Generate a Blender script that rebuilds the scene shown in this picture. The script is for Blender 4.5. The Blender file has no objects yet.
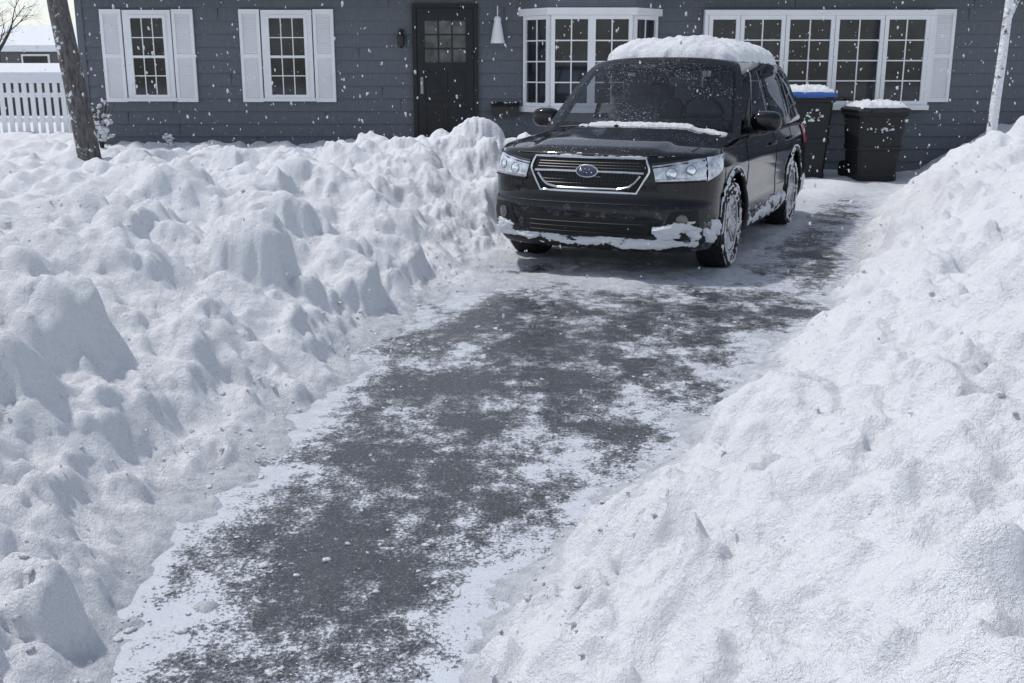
import bpy, bmesh, math, random
import numpy as np
from mathutils import Vector, Matrix
random.seed(7); rng=np.random.default_rng(11)
scene=bpy.context.scene
# ---------------------------------------------------------------- materials
def newmat(name):
    m=bpy.data.materials.new(name); m.use_nodes=True
    nt=m.node_tree; b=nt.nodes["Principled BSDF"]; return m,nt,b
def N(nt,t,**kw):
    n=nt.nodes.new(t)
    for k,v in kw.items():
        if k in n.inputs: n.inputs[k].default_value=v
        else: setattr(n,k,v)
    return n
def noise(nt,scale,detail=4,rough=.55,vec=None,dist=0):
    n=N(nt,'ShaderNodeTexNoise'); n.inputs['Scale'].default_value=scale
    n.inputs['Detail'].default_value=detail; n.inputs['Roughness'].default_value=rough
    n.inputs['Distortion'].default_value=dist
    if vec is not None: nt.links.new(vec,n.inputs['Vector'])
    return n
def ramp(nt,fac,stops):
    r=N(nt,'ShaderNodeValToRGB'); cr=r.color_ramp
    while len(cr.elements)<len(stops): cr.elements.new(.5)
    for e,(p,c) in zip(cr.elements,stops):
        e.position=p; e.color=(c[0],c[1],c[2],1) if not isinstance(c,(int,float)) else (c,c,c,1)
    nt.links.new(fac,r.inputs['Fac']); return r
def mixc(nt,fac,a,b):
    m=N(nt,'ShaderNodeMix',data_type='RGBA')
    if isinstance(fac,(int,float)): m.inputs[0].default_value=fac
    else: nt.links.new(fac,m.inputs[0])
    for i,c in ((6,a),(7,b)):
        if isinstance(c,tuple): m.inputs[i].default_value=(c[0],c[1],c[2],1)
        else: nt.links.new(c,m.inputs[i])
    return m.outputs[2]
def math_(nt,op,a,b=None,clamp=False):
    m=N(nt,'ShaderNodeMath',operation=op); m.use_clamp=clamp
    for i,c in enumerate((a,b)):
        if c is None: continue
        if isinstance(c,(int,float)): m.inputs[i].default_value=c
        else: nt.links.new(c,m.inputs[i])
    return m.outputs[0]
def mrange(nt,v,a,b):
    f=N(nt,'ShaderNodeMapRange'); f.inputs[1].default_value=a; f.inputs[2].default_value=b; nt.links.new(v,f.inputs[0]); return f.outputs[0]
def bump(nt,b,h,strength,dist,prev=None):
    n=N(nt,'ShaderNodeBump'); n.inputs['Strength'].default_value=strength; n.inputs['Distance'].default_value=dist
    nt.links.new(h,n.inputs['Height'])
    nt.links.new(n.outputs[0],b.inputs['Normal']); return n
def geo(nt): return N(nt,'ShaderNodeNewGeometry')
def objco(nt): return N(nt,'ShaderNodeTexCoord').outputs['Object']
def simple(name,col,rough=.5,metal=0,coat=0,var=.12,scale=8,bumpd=0,spec=.5):
    m,nt,b=newmat(name); oc=objco(nt)
    n=noise(nt,scale,3,vec=oc)
    c2=tuple(min(1,c*(1+var)) for c in col); c1=tuple(c*(1-var) for c in col)
    r=ramp(nt,n.outputs['Fac'],[(.3,c1),(.7,c2)])
    nt.links.new(r.outputs[0],b.inputs['Base Color'])
    b.inputs['Roughness'].default_value=rough; b.inputs['Metallic'].default_value=metal
    b.inputs['Coat Weight'].default_value=coat; b.inputs['Coat Roughness'].default_value=.04
    b.inputs['Specular IOR Level'].default_value=spec
    if bumpd: bump(nt,b,noise(nt,scale*6,3,vec=oc).outputs['Fac'],.5,bumpd)
    return m
def snow_material(name='snow',slush=True):
    m,nt,b=newmat(name); g=geo(nt); P=g.outputs['Position']
    if slush:
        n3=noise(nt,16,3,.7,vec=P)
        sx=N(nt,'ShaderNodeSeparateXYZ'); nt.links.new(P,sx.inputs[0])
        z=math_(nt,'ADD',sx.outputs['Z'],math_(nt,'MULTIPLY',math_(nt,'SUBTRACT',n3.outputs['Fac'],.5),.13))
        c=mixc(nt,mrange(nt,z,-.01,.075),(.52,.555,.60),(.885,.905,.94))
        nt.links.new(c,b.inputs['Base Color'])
    else:
        n3=noise(nt,9,2,.6,vec=P); nt.links.new(ramp(nt,n3.outputs['Fac'],[(.3,(.84,.87,.915)),(.7,(.89,.91,.945))]).outputs[0],b.inputs['Base Color'])
    b.inputs['Roughness'].default_value=.65; b.inputs['Specular IOR Level'].default_value=.2
    a=noise(nt,30,5,.78,vec=P)
    bump(nt,b,a.outputs['Fac'],.9,.032)
    return m
SNOW=snow_material('snow'); SNOWC=snow_material('clean_snow',False)
def asphalt():
    m,nt,b=newmat('wet_asphalt'); P=geo(nt).outputs['Position']
    at=N(nt,'ShaderNodeAttribute'); at.attribute_name='cover'
    mp=N(nt,'ShaderNodeMapping'); nt.links.new(P,mp.inputs['Vector'])
    mp.inputs['Rotation'].default_value=(0,0,math.radians(22)); mp.inputs['Scale'].default_value=(1.25,.7,1)
    big=noise(nt,2.3,5,.68,vec=mp.outputs[0]); med=noise(nt,12,5,.75,vec=P); fine=noise(nt,75,3,.75,vec=P)
    agg=N(nt,'ShaderNodeTexVoronoi'); agg.inputs['Scale'].default_value=130; nt.links.new(P,agg.inputs['Vector'])
    base=ramp(nt,agg.outputs['Color'],[(.0,(.012,.014,.017)),(.6,(.038,.042,.048)),(1,(.14,.147,.155))]).outputs[0]
    base=mixc(nt,ramp(nt,med.outputs['Fac'],[(.35,0),(.7,.8)]).outputs[0],base,(.09,.10,.112))
    s=math_(nt,'ADD',math_(nt,'MULTIPLY',big.outputs['Fac'],1.15),math_(nt,'MULTIPLY',med.outputs['Fac'],.68))
    s=math_(nt,'ADD',s,math_(nt,'MULTIPLY',fine.outputs['Fac'],.70))
    s=math_(nt,'ADD',s,math_(nt,'MULTIPLY',at.outputs['Fac'],.28))
    fr=mrange(nt,s,1.27,1.44)
    c=mixc(nt,math_(nt,'MULTIPLY',fr,.90),base,(.66,.70,.76))
    cr=N(nt,'ShaderNodeTexVoronoi'); cr.inputs['Scale'].default_value=60; nt.links.new(P,cr.inputs['Vector'])
    sel=N(nt,'ShaderNodeSeparateColor'); nt.links.new(cr.outputs['Color'],sel.inputs[0])
    rad=math_(nt,'MULTIPLY',math_(nt,'SUBTRACT',sel.outputs[0],math_(nt,'SUBTRACT',.50,math_(nt,'MULTIPLY',at.outputs['Fac'],.3))),.8)
    dot=math_(nt,'LESS_THAN',math_(nt,'ADD',cr.outputs['Distance'],math_(nt,'MULTIPLY',fine.outputs['Fac'],.45)),rad)
    c=mixc(nt,math_(nt,'MULTIPLY',dot,.85),c,(.58,.62,.69))
    nt.links.new(c,b.inputs['Base Color'])
    r=ramp(nt,med.outputs['Fac'],[(.45,.12),(.62,.5)]); nt.links.new(r.outputs[0],b.inputs['Roughness'])
    h=math_(nt,'ADD',math_(nt,'MULTIPLY',fine.outputs['Fac'],.5),math_(nt,'MULTIPLY',fr,1.3))
    h=math_(nt,'ADD',h,math_(nt,'MULTIPLY',dot,1.2))
    bump(nt,b,h,.9,.010)
    return m
ASPHALT=asphalt()
def siding():
    m,nt,b=newmat('slate_siding'); P=objco(nt)
    mp=N(nt,'ShaderNodeMapping'); nt.links.new(P,mp.inputs['Vector']); mp.inputs['Scale'].default_value=(1,1,.12)
    g=noise(nt,55,4,.7,vec=mp.outputs[0]); l=noise(nt,1.3,3,vec=P)
    c=ramp(nt,g.outputs['Fac'],[(.25,(.088,.102,.122)),(.75,(.150,.168,.192))]).outputs[0]
    c=mixc(nt,math_(nt,'MULTIPLY',l.outputs['Fac'],.5),c,(.135,.145,.158))
    nt.links.new(c,b.inputs['Base Color']); b.inputs['Roughness'].default_value=.7
    bump(nt,b,g.outputs['Fac'],.5,.005); return m
SIDING=siding()
WHITE=simple('white_paint',(.85,.86,.88),.5,var=.03,scale=3)
DOORM=simple('dark_door',(.015,.017,.020),.35,var=.2,spec=.3)
BLACKMETAL=simple('black_metal',(.02,.02,.02),.4)
def glassm(name,col,rough=.04,spec=.5,coat=.0):
    m,nt,b=newmat(name); P=objco(nt)
    n=noise(nt,2.2,4,vec=P)
    r=ramp(nt,n.outputs['Fac'],[(.35,tuple(c*.5 for c in col)),(.7,tuple(c*1.8 for c in col))])
    nt.links.new(r.outputs[0],b.inputs['Base Color']); b.inputs['Roughness'].default_value=rough
    b.inputs['Specular IOR Level'].default_value=spec; b.inputs['Coat Weight'].default_value=coat
    bump(nt,b,noise(nt,1.1,2,vec=P).outputs['Fac'],.12,.02); return m
WGLASS=glassm('window_glass',(.020,.024,.029))
def carglass(name,tint):
    m,nt,b=newmat(name); P=objco(nt); nt.nodes.remove(b); out=nt.nodes['Material Output']
    tr=N(nt,'ShaderNodeBsdfTransparent'); tr.inputs[0].default_value=(tint,tint*1.03,tint*1.05,1)
    gl=N(nt,'ShaderNodeBsdfGlossy'); gl.inputs['Roughness'].default_value=.02; gl.inputs[0].default_value=(.85,.92,1,1)
    fr=N(nt,'ShaderNodeFresnel'); fr.inputs[0].default_value=1.38
    mx=N(nt,'ShaderNodeMixShader'); nt.links.new(fr.outputs[0],mx.inputs[0]); nt.links.new(tr.outputs[0],mx.inputs[1]); nt.links.new(gl.outputs[0],mx.inputs[2])
    n=noise(nt,90,2,.6,vec=P); big=noise(nt,2.5,3,vec=P)
    sp=math_(nt,'MULTIPLY',ramp(nt,n.outputs['Fac'],[(.63,0),(.69,1)]).outputs[0],ramp(nt,big.outputs['Fac'],[(.42,.12),(.62,.85)]).outputs[0])
    df=N(nt,'ShaderNodeBsdfDiffuse'); df.inputs[0].default_value=(.8,.83,.87,1)
    m2=N(nt,'ShaderNodeMixShader'); nt.links.new(sp,m2.inputs[0]); nt.links.new(mx.outputs[0],m2.inputs[1]); nt.links.new(df.outputs[0],m2.inputs[2])
    nt.links.new(m2.outputs[0],out.inputs[0]); return m
CGLASS=carglass('windshield_glass',.66); PRIV=carglass('privacy_glass',.30)
def paint():
    m,nt,b=newmat('black_car_paint'); P=objco(nt); g=geo(nt)
    fl=noise(nt,80,3,.6,vec=P); sz=N(nt,'ShaderNodeSeparateXYZ'); nt.links.new(g.outputs['Normal'],sz.inputs[0])
    up=ramp(nt,sz.outputs['Z'],[(.6,0),(.88,1)]).outputs[0]
    sp=ramp(nt,fl.outputs['Fac'],[(.62,0),(.68,1)]).outputs[0]
    big=noise(nt,3.5,4,.6,vec=P)
    low=N(nt,'ShaderNodeSeparateXYZ'); nt.links.new(P,low.inputs[0])
    dirt=math_(nt,'MULTIPLY',mrange(nt,low.outputs['Z'],.60,.25),ramp(nt,noise(nt,18,5,.7,vec=P).outputs['Fac'],[(.53,0),(.67,1)]).outputs[0])
    f=math_(nt,'MULTIPLY',math_(nt,'MULTIPLY',up,sp),ramp(nt,big.outputs['Fac'],[(.42,.08),(.66,.75)]).outputs[0])
    f=math_(nt,'ADD',f,math_(nt,'MULTIPLY',dirt,.40),True)
    c=mixc(nt,f,(.0022,.0032,.0055),(.72,.76,.82))
    nt.links.new(c,b.inputs['Base Color'])
    nt.links.new(math_(nt,'ADD',.05,math_(nt,'MULTIPLY',f,.6)),b.inputs['Roughness'])
    b.inputs['IOR'].default_value=1.48
    return m
PAINT=paint()
PLASTIC=simple('black_plastic',(.010,.011,.012),.5,bumpd=.001,spec=.3)
SEAT=simple('seat_fabric',(.16,.165,.175),.8,bumpd=.002); DASH=simple('dashboard',(.022,.022,.024),.7)
CHROME=simple('chrome_trim',(.72,.74,.76),.14,metal=1,var=.05)
ALLOY=simple('alloy_wheel',(.38,.39,.41),.35,metal=.8)
RUBBER=simple('tyre_rubber',(.014,.014,.015),.75,var=.4,scale=20,bumpd=.003,spec=.3)
LAMP=simple('headlight_lens',(.52,.55,.60),.10,metal=.45,coat=1,var=.5,scale=18)
LAMPB=simple('headlight_projector',(.82,.85,.9),.05,metal=.9)
LAMPD=simple('fog_lens',(.10,.105,.11),.1,metal=.3,coat=1)
REDL=simple('tail_light_red',(.35,.01,.01),.15,coat=1)
EMB=simple('emblem_blue',(.02,.035,.09),.2,coat=1)
BARKM,nt,b=newmat('bark_with_snow'); P=objco(nt)
mp=N(nt,'ShaderNodeMapping'); nt.links.new(P,mp.inputs['Vector']); mp.inputs['Scale'].default_value=(1,1,.25)
bn=noise(nt,26,5,.7,vec=mp.outputs[0]); c=ramp(nt,bn.outputs['Fac'],[(.3,(.035,.034,.036)),(.7,(.19,.18,.18))]).outputs[0]
g=geo(nt); sz=N(nt,'ShaderNodeSeparateXYZ'); nt.links.new(g.outputs['Normal'],sz.inputs[0])
ff=math_(nt,'ADD',math_(nt,'MULTIPLY',sz.outputs['X'],-.07),math_(nt,'ADD',math_(nt,'MULTIPLY',sz.outputs['Z'],.25),noise(nt,5.5,6,.75,vec=P).outputs['Fac']))
fr=ramp(nt,ff,[(.57,0),(.62,1)]).outputs[0]
nt.links.new(mixc(nt,fr,c,(.82,.85,.88)),b.inputs['Base Color']); b.inputs['Roughness'].default_value=.85
bump(nt,b,bn.outputs['Fac'],.9,.03)
TWIG=simple('twig_bark',(.06,.052,.05),.85,var=.4)
# ---------------------------------------------------------------- mesh helpers
def root(name,loc=(0,0,0),rz=0):
    e=bpy.data.objects.new(name,None); e.location=loc; e.rotation_euler=(0,0,rz)
    scene.collection.objects.link(e); return e
def mesh_obj(name,V,F,mats,mi=None,smooth=False,parent=None,angle=None):
    me=bpy.data.meshes.new(name); me.from_pydata([tuple(v) for v in V],[],[tuple(f) for f in F])
    for m in (mats if isinstance(mats,(list,tuple)) else [mats]): me.materials.append(m)
    if mi is not None: me.polygons.foreach_set('material_index',np.array(mi,dtype=np.int32))
    if smooth: me.polygons.foreach_set('use_smooth',np.ones(len(me.polygons),dtype=bool))
    me.validate(); me.update()
    if angle and smooth: me.set_sharp_from_angle(angle=math.radians(angle))
    o=bpy.data.objects.new(name,me); scene.collection.objects.link(o)
    if parent: o.parent=parent
    return o
def np_mesh(name,V,F,mat,smooth=True,parent=None):
    k=F.shape[1]; me=bpy.data.meshes.new(name)
    me.vertices.add(len(V)); me.vertices.foreach_set('co',V.astype(np.float32).ravel())
    me.loops.add(F.size); me.loops.foreach_set('vertex_index',F.astype(np.int32).ravel())
    me.polygons.add(len(F)); me.polygons.foreach_set('loop_start',np.arange(0,F.size,k,dtype=np.int32))
    me.polygons.foreach_set('loop_total',np.full(len(F),k,dtype=np.int32))
    me.polygons.foreach_set('use_smooth',np.full(len(F),smooth,dtype=bool))
    me.materials.append(mat); me.update(calc_edges=True); me.validate()
    o=bpy.data.objects.new(name,me); scene.collection.objects.link(o)
    if parent: o.parent=parent
    return o
def gridF(shape):
    ii=np.arange(shape[0]*shape[1]).reshape(shape)
    return np.stack([ii[:-1,:-1],ii[:-1,1:],ii[1:,1:],ii[1:,:-1]],-1).reshape(-1,4)
class MB:
    def __init__(s): s.v=[];s.f=[];s.m=[]
    def add(s,V,F,mi=0):
        o=len(s.v); s.v+= [tuple(v) for v in V]; s.f+=[tuple(i+o for i in f) for f in F]; s.m+=[mi]*len(F)
    def box(s,x0,x1,y0,y1,z0,z1,mi=0,M=None):
        V=[Vector(p) for p in ((x0,y0,z0),(x1,y0,z0),(x1,y1,z0),(x0,y1,z0),(x0,y0,z1),(x1,y0,z1),(x1,y1,z1),(x0,y1,z1))]
        if M is not None: V=[M@p for p in V]
        s.add(V,[(0,3,2,1),(4,5,6,7),(0,1,5,4),(1,2,6,5),(2,3,7,6),(3,0,4,7)],mi)
    def tube(s,pts,rad,n=8,mi=0,cap=True,closed=False):
        pts=[Vector(p) for p in pts]; rads=rad if isinstance(rad,(list,tuple)) else [rad]*len(pts)
        V=[];F=[]; L=len(pts); up=None
        for i,p in enumerate(pts):
            a=pts[(i-1)%L] if (closed or i>0) else p; c=pts[(i+1)%L] if (closed or i<L-1) else p
            d=(c-a); d=d.normalized() if d.length>1e-9 else Vector((0,0,1))
            if up is None: up=d.orthogonal().normalized()
            up=(up-d*up.dot(d)); up=up.normalized() if up.length>1e-6 else d.orthogonal().normalized()
            w=d.cross(up)
            for k in range(n):
                t=2*math.pi*k/n; V.append(p+(up*math.cos(t)+w*math.sin(t))*rads[i])
        for i in range(L if closed else L-1):
            j=(i+1)%L
            for k in range(n): F.append((i*n+k,i*n+(k+1)%n,j*n+(k+1)%n,j*n+k))
        if cap and not closed: F.append(tuple(range(n-1,-1,-1))); F.append(tuple((L-1)*n+k for k in range(n)))
        s.add(V,F,mi)
    def lathe(s,prof,n,M,mi=0):
        V=[];F=[]
        for r,a in prof:
            for k in range(n):
                t=2*math.pi*k/n; V.append(M@Vector((a,r*math.cos(t),r*math.sin(t))))
        for i in range(len(prof)-1):
            for k in range(n): F.append((i*n+k,i*n+(k+1)%n,(i+1)*n+(k+1)%n,(i+1)*n+k))
        s.add(V,F,mi)
    def build(s,name,mats,parent=None,smooth=False,angle=40,bevel=0):
        o=mesh_obj(name,s.v,s.f,mats,s.m,smooth,parent,angle)
        if bevel:
            b=o.modifiers.new('bevel','BEVEL'); b.width=bevel; b.segments=2; b.limit_method='ANGLE'
        return o
# ---------------------------------------------------------------- noise
def perlin(x,y,seed=0):
    xi=np.floor(x).astype(np.int64); yi=np.floor(y).astype(np.int64); xf=x-xi; yf=y-yi
    def g(ix,iy,fx,fy):
        h=(ix*374761393+iy*668265263+seed*1446653)&0xffffffff
        h=((h^(h>>13))*1274126177)&0xffffffff; h=h^(h>>16); h=(h*40503+977)&0xffffffff; h=h^(h>>15)
        a=h/4294967296.0*2*np.pi; return np.cos(a)*fx+np.sin(a)*fy
    u=xf*xf*xf*(xf*(xf*6-15)+10); v=yf*yf*yf*(yf*(yf*6-15)+10)
    a=g(xi,yi,xf,yf); b=g(xi+1,yi,xf-1,yf); c=g(xi,yi+1,xf,yf-1); d=g(xi+1,yi+1,xf-1,yf-1)
    return ((a+(b-a)*u)+((c+(d-c)*u)-(a+(b-a)*u))*v)*1.5
def fbm(x,y,o,seed=0,gain=.5):
    s=0;a=1;t=0
    for i in range(o): s=s+a*perlin(x,y,seed+i*17); t+=a; a*=gain; x=x*2.03+5.3; y=y*2.03+1.7
    return s/t
def billow(x,y,o,seed=0,gain=.5):
    s=0;a=1;t=0
    for i in range(o): s=s+a*np.abs(perlin(x,y,seed+i*17)); t+=a; a*=gain; x=x*2.1+5.3; y=y*2.1+1.7
    return s/t
def sstep(a,b,x): t=np.clip((x-a)/(b-a),0,1); return t*t*(3-2*t)
# ---------------------------------------------------------------- terrain
YL=[-30,1.2,2.5,3.3,4.3,5.5,7.0,8.4,9.4,12.6,14.2,16.6,400]; XLv=[-1.4,-1.22,-1.14,-1.14,-1.12,-.92,-.66,-.32,-.08,1.35,2.1,2.2,2.2]
YR=[-30,1.2,2.5,3.0,3.7,5,6,7,8.7,11,13,15,16.6,400]; XRv=[-.5,-.35,-.16,.10,.46,1.12,1.6,2.15,2.85,3.65,4.5,5.75,6.1,6.1]
def base_h(x,y):
    dl=(np.interp(y,YL,XLv)-x)*.93; dr=(x-np.interp(y,YR,XRv))*.88
    wob=.18*fbm(x*1.1,y*1.1,3,5)+.08*fbm(x*5,y*5,3,6)
    dl=dl+wob; dr=dr+wob
    dr=dr*(.78+.22*sstep(3.5,8,y))
    hl=np.interp(dl,[0,.2,.55,1.0,1.5,2.1,3.2,5],[0,.10,.34,.57,.70,.72,.53,.44])*(1+.10*sstep(6,4,y))
    hr=np.interp(dr,[0,.2,.55,.95,1.5,2.6,6],[0,.12,.40,.62,.72,.70,.55])
    far=sstep(13,15.5,y); hl=hl*(1-far)+np.minimum(hl,.42)*far
    out=np.maximum(dl,dr); h=np.maximum(hl,hr)
    h=h*(1+.36*fbm(x*1.0+3,y*1.0,3,9)*(1-far*.7))
    inner=-out
    t=-.032+.036*fbm(x*1.9,y*2.8,4,21)+.020*fbm(x*7,y*9,4,22,.6)
    t=t+.05*np.exp(-np.maximum(inner,0)/.14)
    t=t+.046*np.exp(-((y-8.0-.1*x)/.50)**2)*sstep(2.4,1.5,x)
    t=t-.008*sstep(4.0,3.2,y)+.05*sstep(12.4,14.2,y)+.045*sstep(8.4,8.9,y)*sstep(2.2,1.8,x-(y-8.6)*.42)
    s=sstep(-.06,.10,out)
    return t*(1-s)+(h+.015)*s, out
ys=[]; y=1.2
while y<19: ys.append(y); y+=.0035*(y+1)
ys=list(-30+31.2*(1-np.linspace(1,0,14)[:-1]**2)) + ys + list(19+281*(np.linspace(0,1,34)[1:]**2.2))
A=3.0; T=math.asinh(9/A); nx=880
xs=A*np.sinh(np.linspace(-T,T,nx)); ext=9+241*(np.linspace(0,1,24)[1:]**2)
xs=np.concatenate([-ext[::-1],xs,ext]); ys=np.array(ys)
X,Y=np.meshgrid(xs,ys); B,OUT=base_h(X,Y)
H=B.copy()
bm_=sstep(.0,.35,OUT)*sstep(22,16,Y)
H+=bm_*(.26*billow(X*1.5,Y*1.5,2,41)+.14*billow(X*3.1+2,Y*3.1,3,43)-.10)
BH=H.copy()
XW=X+.075*fbm(X*5,Y*5,5,31,.65); YW=Y+.075*fbm(X*5+9,Y*5,5,37,.65)
def limit(s,it):
    dx=np.diff(xs)[None,:]*s; dy=np.diff(ys)[:,None]*s
    for _ in range(it):
        H[:,1:]=np.minimum(H[:,1:],H[:,:-1]+dx); H[:,:-1]=np.minimum(H[:,:-1],H[:,1:]+dx)
        H[1:]=np.minimum(H[1:],H[:-1]+dy); H[:-1]=np.minimum(H[:-1],H[1:]+dy)
def blur(k):
    for _ in range(k):
        H[:,1:-1]=.25*H[:,:-2]+.5*H[:,1:-1]+.25*H[:,2:]; H[1:-1]=.25*H[:-2]+.5*H[1:-1]+.25*H[2:]
def splat(n,xr,yr,rmin,rmax,power,lift,outmin,squash=(.6,1.0),ysk=1.5,dec=0,facet=.5,sink=.28):
    cx=rng.uniform(*xr,n); cy=yr[0]+(yr[1]-yr[0])*rng.uniform(0,1,n)**ysk
    r=rmin*(rmax/rmin)**(rng.uniform(0,1,n)**power)
    _,o=base_h(cx,cy); ci=np.clip(np.searchsorted(xs,cx),0,len(xs)-1); cj=np.clip(np.searchsorted(ys,cy),0,len(ys)-1); bh=BH[cj,ci]
    for i in range(n):
        if dec:
            if o[i]>.25 or o[i]<-rng.exponential(dec): continue
        elif o[i]<outmin+r[i]*.35: continue
        R=r[i]; i0,i1=np.searchsorted(xs,(cx[i]-R*1.15-.04,cx[i]+R*1.15+.04)); j0,j1=np.searchsorted(ys,(cy[i]-R*1.15-.04,cy[i]+R*1.15+.04))
        if i1-i0<2 or j1-j0<2: continue
        sx=rng.uniform(.65,1.35); an=rng.uniform(0,3.14); ca,sa=math.cos(an),math.sin(an)
        dx=XW[j0:j1,i0:i1]-cx[i]; dy=YW[j0:j1,i0:i1]-cy[i]
        u=(dx*ca+dy*sa)*sx; v=(-dx*sa+dy*ca)/sx
        d2=(u*u+v*v)/(R*R)
        m=d2<1
        if not m.any(): continue
        q=rng.uniform(*squash); b0=max(bh[i],-.01)+rng.uniform(-.4,.35)*lift*R
        z=b0-R*q*sink+R*q*(1-d2)*1.15+rng.uniform(-.45,.45)*u+rng.uniform(-.45,.45)*v
        if rng.uniform()<facet:
            z=np.minimum(z,b0+R*q*rng.uniform(.1,.45)+rng.uniform(-.7,.7)*u+rng.uniform(-.7,.7)*v)
            z=np.minimum(z,b0+R*q*rng.uniform(.2,.6)+rng.uniform(-1,1)*u+rng.uniform(-1,1)*v)
        sub=H[j0:j1,i0:i1]; np.maximum(sub,np.where(m,z,-9),out=sub)
splat(500,(-9,9),(1.2,14),.15,.34,1.3,.9,.12,(.4,.75),facet=.75)
splat(2600,(-9,9),(1.2,14.5),.05,.16,1.5,1.1,.06,(.55,1.05),facet=.6)
blur(1); BH=H.copy()
splat(17000,(-6,7),(1.2,13),.018,.075,1.5,1.3,.0,(.6,1.2),1.7)
splat(9000,(-3.4,4.4),(1.2,7.5),.011,.035,1.5,1.5,-.05,(.7,1.2),1.3)
splat(9000,(-2.2,4.5),(1.6,10),.012,.045,1.8,1.3,0,(.5,.85),1.4,dec=.16)
limit(2.6,3)
mask=sstep(-.02,.12,OUT)*sstep(22,17,Y)
patchy=sstep(-.25,.30,fbm(X*1.4,Y*1.4,3,77))
H=H*1.0
blur(1)
H+=mask*((.060*billow(X*5.5,Y*5.5,5,51,.62)-.014)*(.3+.7*patchy)+.017*fbm(X*17,Y*17,3,53,.65)*(.35+.85*patchy)+.0065*fbm(X*40,Y*40,1,57)*(.3+patchy))
ins=(1-mask)*sstep(13,9,Y)
H+=ins*(.006*fbm(X*13,Y*13,3,58,.6))
V=np.stack([X+mask*.018*fbm(X*13,Y*13,2,61),Y+mask*.018*fbm(X*13+7,Y*13,2,63),H],-1).reshape(-1,3)
np_mesh('snow_ground',V,gridF(X.shape),SNOW)
def hz(x,y):
    i=np.clip(np.searchsorted(xs,x),0,len(xs)-1); j=np.clip(np.searchsorted(ys,y),0,len(ys)-1); return H[j,i]
# driveway sheet
gx=np.linspace(-4,9,160); gy=np.linspace(-6,16.45,260); GX,GY=np.meshgrid(gx,gy); GZ=.006*fbm(GX*.9,GY*.9,2,71)
dr_=np_mesh('asphalt_driveway',np.stack([GX,GY,GZ],-1).reshape(-1,3),gridF(GX.shape),ASPHALT)
tt,oo=base_h(GX,GY); cov=np.clip(sstep(-.045,.005,tt)*.75+np.exp(-np.maximum(-oo,0)/.22)*.6,0,1)
at=dr_.data.attributes.new('cover','FLOAT','POINT'); at.data.foreach_set('value',cov.astype(np.float32).ravel())
# clods
def ico(sub):
    bm=bmesh.new(); bmesh.ops.create_icosphere(bm,subdivisions=sub,radius=1); bm.verts.ensure_lookup_table()
    v=np.array([x.co[:] for x in bm.verts]); f=np.array([[q.index for q in x.verts] for x in bm.faces]); bm.free(); return v,f
def clods(name,P,R,mat,parent=None,sub=2,flat=.75,rough=.34,jit=.13):
    v,f=ico(sub); n=len(P); P=np.asarray(P,float); R=np.asarray(R,float)
    q=rng.normal(size=(n,4)); q/=np.linalg.norm(q,axis=1)[:,None]; w,x,y,z=q.T
    M=np.stack([1-2*(y*y+z*z),2*(x*y-z*w),2*(x*z+y*w),2*(x*y+z*w),1-2*(x*x+z*z),2*(y*z-x*w),2*(x*z-y*w),2*(y*z+x*w),1-2*(x*x+y*y)],-1).reshape(n,3,3)
    d=np.ones((n,len(v)))+rng.normal(0,jit,(n,len(v)))
    for fr_ in (1.7,3.1,5.0):
        k=rng.normal(size=(n,3)); k*=fr_/np.linalg.norm(k,axis=1)[:,None]
        d+=rough*.6*np.sin(np.einsum('ni,vi->nv',k,v)+rng.uniform(0,6.28,(n,1)))/(fr_**.4)
    s=rng.uniform(.6,1.3,(n,1,3)); pts=v[None]*d[...,None]*s*R[:,None,None]
    pts=np.einsum('nij,nvj->nvi',M,pts); pts[...,2]*=flat; pts+=P[:,None,:]
    FF=(f[None]+(np.arange(n)*len(v))[:,None,None]).reshape(-1,3)
    return np_mesh(name,pts.reshape(-1,3),FF,mat,True,parent)
n=30000; cx=rng.uniform(-2.6,4.5,n); cy=1.8+9*rng.uniform(0,1,n)**1.3; _,o=base_h(cx,cy)
cl=fbm(cx*1.6,cy*1.6,3,99)
keep=(o<.25)&(o>-1.6)&(rng.uniform(0,1,n)<(np.exp(-np.maximum(-o-.02,0)/.35)+.14)*(.2+1.7*np.clip(cl+.15,0,1)))
cx,cy=cx[keep],cy[keep]; r=.0024*(6.5)**(rng.uniform(0,1,len(cx))**3.6)
P1=np.stack([cx,cy,np.maximum(hz(cx,cy),0.0)+r*.05],-1)
n=1500; bx=rng.uniform(-6,7,n); by=1.8+10*rng.uniform(0,1,n)**1.5; _,o=base_h(bx,by); k=o>.1; bx,by=bx[k],by[k]
r2=.006*(3.2)**(rng.uniform(0,1,len(bx))**2.6); P2=np.stack([bx,by,hz(bx,by)-r2*.1],-1)
clods('snow_clods',np.concatenate([P1,P2]),np.concatenate([r,r2]),SNOWC,flat=.5,jit=.2)
n=7500; P=np.stack([rng.uniform(-9,9,n),rng.uniform(2.6,16.2,n),rng.uniform(.2,4.5,n)],-1)
clods('falling_snow',P,(.0014+.0066*rng.uniform(0,1,n)**2.2)*(.5+P[:,1]/12),SNOWC,sub=1,flat=1.8,rough=.2)
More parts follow.
